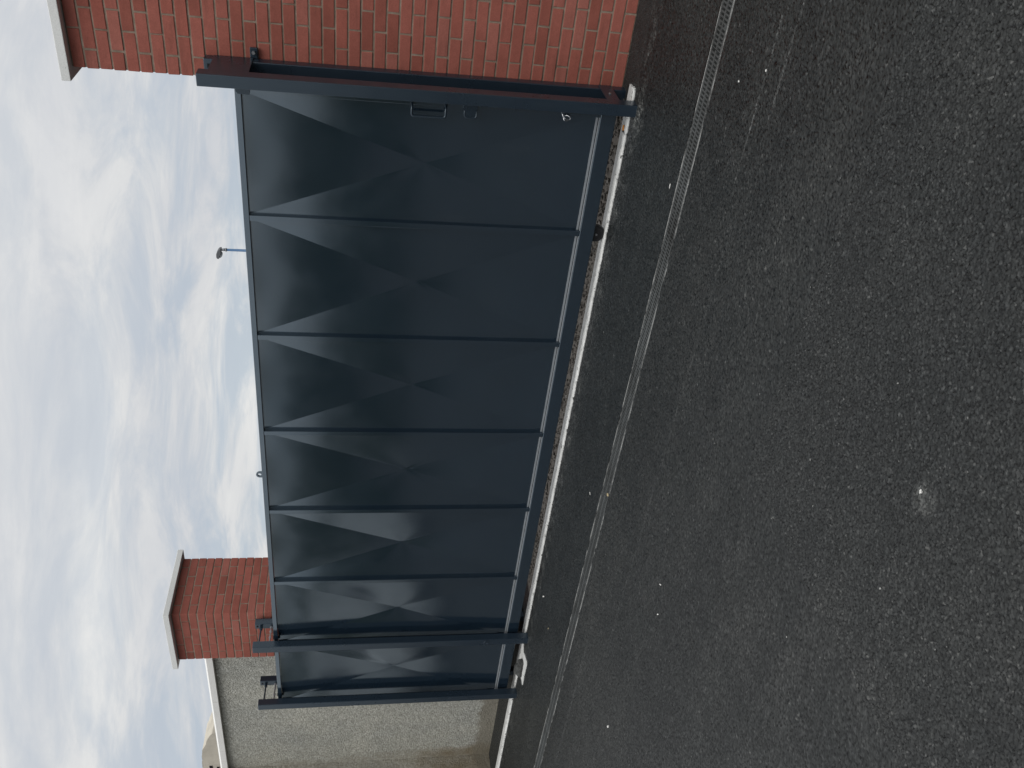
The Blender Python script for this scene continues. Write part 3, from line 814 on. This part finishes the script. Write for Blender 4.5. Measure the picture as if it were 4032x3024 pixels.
# ------------------------------------------------------------------ gate catch post
def catch_post():
    t = thing('catch_post', (-1.71, 5.14, 0), 'anthracite steel catch post where the gate closes against the nearer brick pillar', 'post')
    box('front_upright', PAINT2, t, -1.742, -1.672, 4.955, 5.046, -0.02, 2.495, 0.0045)
    box('rear_upright', PAINT2, t, -1.762, -1.684, 5.256, 5.328, -0.02, 2.500, 0.0045)
    box('top_plate', PAINT2, t, -1.6835, -1.678, 5.0465, 5.315, 2.228, 2.446, 0.0015)
    o = box('bottom_plate', PAINT2, t, -1.6835, -1.678, 5.0465, 5.315, 0.086, 0.166, 0.0015)
    bm = bmesh.new(); cyl(bm, (-1.679, 5.155, 0.126), (-1.671, 5.155, 0.126), 0.0075, None, 6); finish('screw', bm, ZINC, o)
    box('slot_shade_plate', RUBBER, t, -1.7525, -1.7465, 5.0475, 5.255, 0.02, 2.40)  # added black sheet that paints the shade inside the slot
    o = box('wall_lug', PAINT2, t, -1.6835, -1.622, 5.318, 5.3335, 2.203, 2.247, 0.003)
    bm = bmesh.new(); cyl(bm, (-1.648, 5.319, 2.226), (-1.648, 5.304, 2.226), 0.0105, None, 6); finish('bolt', bm, ZINC, o)
    bm = bmesh.new(); abox(bm, -1.736, -1.712, 5.2535, 5.2565, 2.465, 2.480); finish('key_slot', bm, BLACK, t)
catch_post()

# ------------------------------------------------------------------ guide posts
def guide_post(fx0, fx1, rx0, rx1, label):
    t = thing('guide_post', ((fx0 + fx1) / 2, 5.1, 0), label, 'post', 'gate guide posts')
    box('front_upright', PAINT2, t, fx0, fx1, 4.957, 5.026, -0.02, 2.488, 0.005)
    o = box('rear_upright', PAINT2, t, rx0, rx1, 5.248, 5.312, -0.02, 2.498, 0.005)
    box('key_slot', BLACK, o, rx0 + 0.026, rx0 + 0.042, 5.2455, 5.2485, 2.468, 2.482)
    cx = (rx0 + rx1) / 2
    bm = bmesh.new(); p0, p1 = Vector((cx - 0.004, 5.25, 2.441)), Vector(((fx0 + fx1) / 2, 5.024, 2.441))
    cyl(bm, p0, p1, 0.0075, None, 12)
    for f in (0.06, 0.16, 0.93): 
        q = p0.lerp(p1, f); d = (p1 - p0).normalized(); cyl(bm, q - d * 0.007, q + d * 0.007, 0.014 if f < 0.9 else 0.012, None, 6)
    finish('tie_rod', bm, ZINC if False else PAINT2, t)
    bm = bmesh.new(); p0, p1 = Vector((cx - 0.004, 5.25, 2.352)), Vector(((fx0 + fx1) / 2, 5.024, 2.350))
    cyl(bm, p0, p1, 0.006, None, 12)
    for f in (0.05, 0.30, 0.64, 0.95):
        q = p0.lerp(p1, f); d = (p1 - p0).normalized(); cyl(bm, q - d * 0.006, q + d * 0.006, 0.012, None, 6)
    finish('tie_rod', bm, ZINC, t)
    for y in (5.034, 5.118):
        bm = bmesh.new(); cyl(bm, (cx, y, 2.262), (cx, y, 2.325), 0.0145, None, 18); finish('guide_roller', bm, RUBBER, t)
    return t
g1 = guide_post(-6.79, -6.71, -6.826, -6.757, 'anthracite guide post clamping the gate, nearer of the two at the left')
b1 = bmesh.new(); tube(b1, [(-6.715 + 0.0, 4.951, 0.405), (-6.722, 4.943, 0.418), (-6.738, 4.942, 0.424), (-6.750, 4.943, 0.414), (-6.752, 4.945, 0.398), (-6.742, 4.943, 0.385), (-6.726, 4.943, 0.388)], 0.0035, 8, True)
finish('padlock_eye', b1, PAINT2, g1, True)
guide_post(-7.668, -7.592, -7.706, -7.637, 'leftmost anthracite guide post, standing at the tail end of the gate')

# ------------------------------------------------------------------ lamp post, old stone building
def lamp():
    t = thing('street_lamp', (-16.61, 30, 0), 'grey lamp head on a blue pole showing above the gate', 'street lamp')
    bm = bmesh.new(); cyl(bm, (-16.61, 30, 0), (-16.61, 30, 6.58), 0.075, 0.046, 20); finish('pole', bm, BLUE, t, True)
    bm = bmesh.new(); cyl(bm, (-16.61, 30, 6.56), (-16.61, 30, 6.60), 0.066, None, 20); cyl(bm, (-16.61, 30, 6.60), (-16.61, 30, 6.745), 0.054, 0.046, 20); finish('collar', bm, COLLAR, t, True)
    bm = bmesh.new(); prism(bm, [(-16.545, 6.742), (-16.555, 6.80), (-16.60, 6.855), (-16.75, 6.935), (-16.925, 6.942), (-16.968, 6.90), (-16.965, 6.85), (-16.80, 6.775), (-16.66, 6.745)], 'y', 29.88, 30.12)
    bmesh.ops.bevel(bm, geom=list(bm.edges), offset=0.022, segments=2, affect='EDGES'); finish('head', bm, LAMPG, t)
    bm = bmesh.new(); r = bmesh.ops.create_uvsphere(bm, u_segments=20, v_segments=10, radius=1)
    rot = Matrix.Rotation(R(20), 3, 'Y')
    for v in r['verts']: v.co = rot @ Vector((v.co.x * 0.135, v.co.y * 0.09, v.co.z * 0.062)) + Vector((-16.83, 30, 6.79))
    finish('lens', bm, LENS, t, True)
lamp()
def stone_building():
    t = thing('stone_building', (-21.3, 13.5, 0), 'rounded top of a rough brown rubble building behind the pebble-dashed wall', 'building')
    right_side = [(-19.40, 0.0), (-19.40, 4.70), (-19.43, 4.84), (-19.62, 4.958), (-19.85, 5.034), (-20.12, 5.12), (-20.375, 5.163), (-20.62, 5.178), (-20.95, 5.188), (-21.3, 5.190)]
    prof = right_side + [(-42.6 - x, z) for x, z in reversed(right_side[:-1])]
    bm = bmesh.new(); ny = 6; rows = []
    dense = []
    for (xa, za), (xb, zb) in zip(prof, prof[1:]):
        k = max(1, int(math.hypot(xb - xa, zb - za) / 0.07))
        for i in range(k): dense.append((xa + (xb - xa) * i / k, za + (zb - za) * i / k))
    dense.append(prof[-1])
    for j in range(ny + 1):
        y = 12 + 0.7 * j / ny
        rows.append([bm.verts.new((x + 0.025 * mnoise.noise(Vector((x * 5, y * 3, z * 5))), y, z + 0.022 * mnoise.noise(Vector((x * 5 + 9, y * 3, z * 5))))) for x, z in dense])
    for a, c in zip(rows, rows[1:]):
        for i in range(len(dense) - 1): bm.faces.new((a[i], a[i + 1], c[i + 1], c[i]))
    # rough front and back faces as fans from the middle line
    for row, s in ((rows[0], -1), (rows[-1], 1)):
        n = len(row); 
        for i in range(n // 2):
            a, b2, c2, d = row[i], row[i + 1], row[n - 2 - i], row[n - 1 - i]
            if len({a, b2, c2, d}) == 4: bm.faces.new((a, b2, c2, d))
            elif len({a, b2, c2, d}) == 3:
                bm.faces.new(tuple(dict.fromkeys((a, b2, c2, d))))
    finish('wall', bm, STONEW, t)
    for x0, x1, za, zb in ((-20.93, -20.80, 4.955, 5.03), (-20.98, -20.86, 4.80, 4.86)):
        bm = bmesh.new(); abox(bm, x0, x1, 11.985, 12.05, za, zb, 0.01); finish('putlog_hole', bm, BLACK, t)
stone_building()

# ------------------------------------------------------------------ the other side of the yard (mirrored in the gate)
LEAF = simple('hedge_leaves', (0.040, 0.058, 0.030), 0.8, 0, 0.5, 9, 0.8, 30)
VANW = simple('white_van_paint', (0.72, 0.73, 0.73), 0.3, 0, 0.02, 2)
def hedge():
    path = [Vector((-34, 16)), Vector((-34, -6)), Vector((-26, -20)), Vector((-4, -24)), Vector((24, -24)), Vector((34, -10)), Vector((34, 16))]
    pts = []
    for a, b in zip(path, path[1:]):
        k = max(2, int((b - a).length / 0.7))
        pts += [a.lerp(b, i / k) for i in range(k)]
    pts.append(path[-1])
    bm = bmesh.new(); prev = None
    for i, p in enumerate(pts):
        t = (pts[min(i + 1, len(pts) - 1)] - pts[max(i - 1, 0)]).normalized(); nrm = Vector((-t.y, t.x))
        h = 3.35 + 0.35 * mnoise.noise(Vector((i * 0.13, 3, 0))) + 0.3 * mnoise.noise(Vector((i * 0.7, 8, 0)))
        row = []
        for j in range(13):
            u = j / 12; a = math.pi * u
            off = -math.cos(a) * 0.9; z = min(1.0, math.sin(a) * 2.2) * h if 0 < j < 12 else 0
            d = Vector((mnoise.noise(Vector((i * .6, j * .9, 1))), mnoise.noise(Vector((i * .6, j * .9, 5))), mnoise.noise(Vector((i * .6, j * .9, 9))))) * 0.3
            q = p + nrm * off
            row.append(bm.verts.new((q.x + d.x, q.y + d.y, max(0, z + (d.z if 0 < j < 12 else 0)))))
        if prev:
            for k in range(12): bm.faces.new((prev[k], prev[k + 1], row[k + 1], row[k]))
        prev = row
    props(finish('hedge', bm, LEAF), 'tall dark hedge closing the far side of the yard, seen only mirrored in the gate', 'hedge')
hedge()
def van():
    c = Vector((-17.2, -1.4, 0)); ang = math.atan2(5.05 - c.y, -6.0 - c.x)
    t = thing('parked_van', (0, 0, 0), 'white van parked across the yard, seen only mirrored in the gate', 'van')
    bm = bmesh.new()
    prism(bm, [(2.45, 0.32), (2.5, 0.85), (2.3, 1.08), (1.5, 1.30), (0.75, 2.05), (0.55, 2.12), (-2.3, 2.16), (-2.45, 2.0), (-2.5, 0.40)], 'y', -0.93, 0.93)
    bmesh.ops.bevel(bm, geom=list(bm.edges), offset=0.05, segments=2, affect='EDGES'); body = finish('body', bm, VANW, t)
    bm = bmesh.new(); prism(bm, [(1.47, 1.36), (1.50, 1.33), (0.83, 2.02), (0.80, 2.04)], 'y', -0.80, 0.80); finish('windscreen', bm, GLASS, t)
    for sy in (-1, 1):
        bm = bmesh.new(); prism(bm, [(1.25, 1.32), (0.70, 1.92), (0.1, 1.92), (0.1, 1.32)], 'y', sy * 0.925, sy * 0.938); finish('side_window', bm, GLASS, t)
        for x in (1.62, -1.55):
            bm = bmesh.new(); cyl(bm, (x, sy * 0.72, 0.33), (x, sy * 0.95, 0.33), 0.33, None, 24); w = finish('wheel', bm, RUBBER, t)
            bm = bmesh.new(); cyl(bm, (x, sy * 0.945, 0.33), (x, sy * 0.957, 0.33), 0.19, None, 16); finish('rim', bm, ZPL, w)
        bm = bmesh.new(); abox(bm, 2.38, 2.49, sy * 0.72 - 0.14, sy * 0.72 + 0.14, 0.80, 0.98, 0.02); finish('headlight', bm, LENS, t)
    bm = bmesh.new(); abox(bm, 2.44, 2.56, -0.9, 0.9, 0.30, 0.52, 0.03); finish('bumper', bm, RUBBER, t)
    t.location = c; t.rotation_euler.z = ang + R(62)
van()

# ------------------------------------------------------------------ litter and small things on the ground
def scrap(name, x, y, l, w, rot, mat, label, cat, h=0.004):
    bm = bmesh.new(); rr = random.Random(int(abs(x * 1000 + y * 77)))
    n = 9; top = []; bot = []
    for i in range(n):
        a = 2 * math.pi * i / n; k = rr.uniform(0.7, 1.15)
        px, py = math.cos(a) * l * k * 0.62, math.sin(a) * w * k * 0.62
        qx, qy = px * math.cos(rot) - py * math.sin(rot), px * math.sin(rot) + py * math.cos(rot)
        top.append(bm.verts.new((x + qx, y + qy, h + rr.uniform(-0.4, 1) * h * 0.5))); bot.append(bm.verts.new((x + qx * 0.96, y + qy * 0.96, 0.0005)))
    c = bm.verts.new((x, y, h * 1.5))
    for i in range(n):
        j = (i + 1) % n
        bm.faces.new((top[i], top[j], c)); bm.faces.new((bot[i], bot[j], top[j], top[i]))
    bm.faces.new(bot[::-1])
    props(finish(name, bm, mat), label, cat)
scrap('white_stone', -1.592, 1.632, 0.011, 0.008, 0.5, PAPER, 'small bright white stone chip in the right foreground asphalt', 'stone', 0.007)
scrap('paper_scrap', -3.506, 2.902, 0.022, 0.006, -0.9, PAPER, 'thin white paper scrap alone in the middle of the asphalt', 'litter')
scrap('paper_scrap', -3.66, 2.83, 0.011, 0.007, -0.6, PAPER, 'tiny white fleck beside the paper scrap in the middle of the asphalt', 'litter')
scrap('plastic_scrap', -1.805, 4.135, 0.024, 0.009, 0.15, PAPER, 'white plastic scrap between the drain and the gate, near the first guide wheel', 'litter')
scrap('wood_sliver', -4.146, 4.249, 0.022, 0.005, 1.0, PAPER, 'pale wood sliver between drain and track, far half of the gate', 'litter')
scrap('straw_scrap', -3.838, 3.920, 0.022, 0.008, 1.3, STRAW, 'yellowish scrap on the near edge of the drain grating', 'litter', 0.008)
scrap('white_pebble', -0.964, 3.395, 0.008, 0.006, 0.4, PAPER, 'white pebble in front of the drain near the right edge of the yard', 'stone')
scrap('white_pebble', -1.085, 3.629, 0.007, 0.006, 1.0, PAPER, 'white pebble close to the drain, nearer to the grating than the other', 'stone')
scrap('wood_sliver', -5.94, 4.481, 0.026, 0.006, -0.3, STRAW, 'pale wood sliver on the asphalt in front of the nearer guide post', 'litter')
scrap('white_pebble', -5.878, 4.769, 0.012, 0.010, 0.2, PAPER, 'white pebble near the track short of the nearer guide post', 'stone', 0.009)
scrap('white_pebble', -4.943, 2.966, 0.014, 0.010, 0.2, PAPER, 'white pebble out on the asphalt at the far left', 'stone', 0.008)
def butt():
    t = thing('cigarette_butt', (-1.864, 5.104, 0.014), 'orange cigarette butt lying in the groove of the gate track', 'cigarette butt')
    bm = bmesh.new(); cyl(bm, (-1.846, 5.108, 0.018), (-1.876, 5.099, 0.018), 0.006, None, 10); finish('filter', bm, ORANGE, t)
    bm = bmesh.new(); cyl(bm, (-1.8765, 5.0988, 0.018), (-1.886, 5.096, 0.017), 0.0058, 0.0045, 10); finish('burnt_end', bm, BLACK, t)
butt()
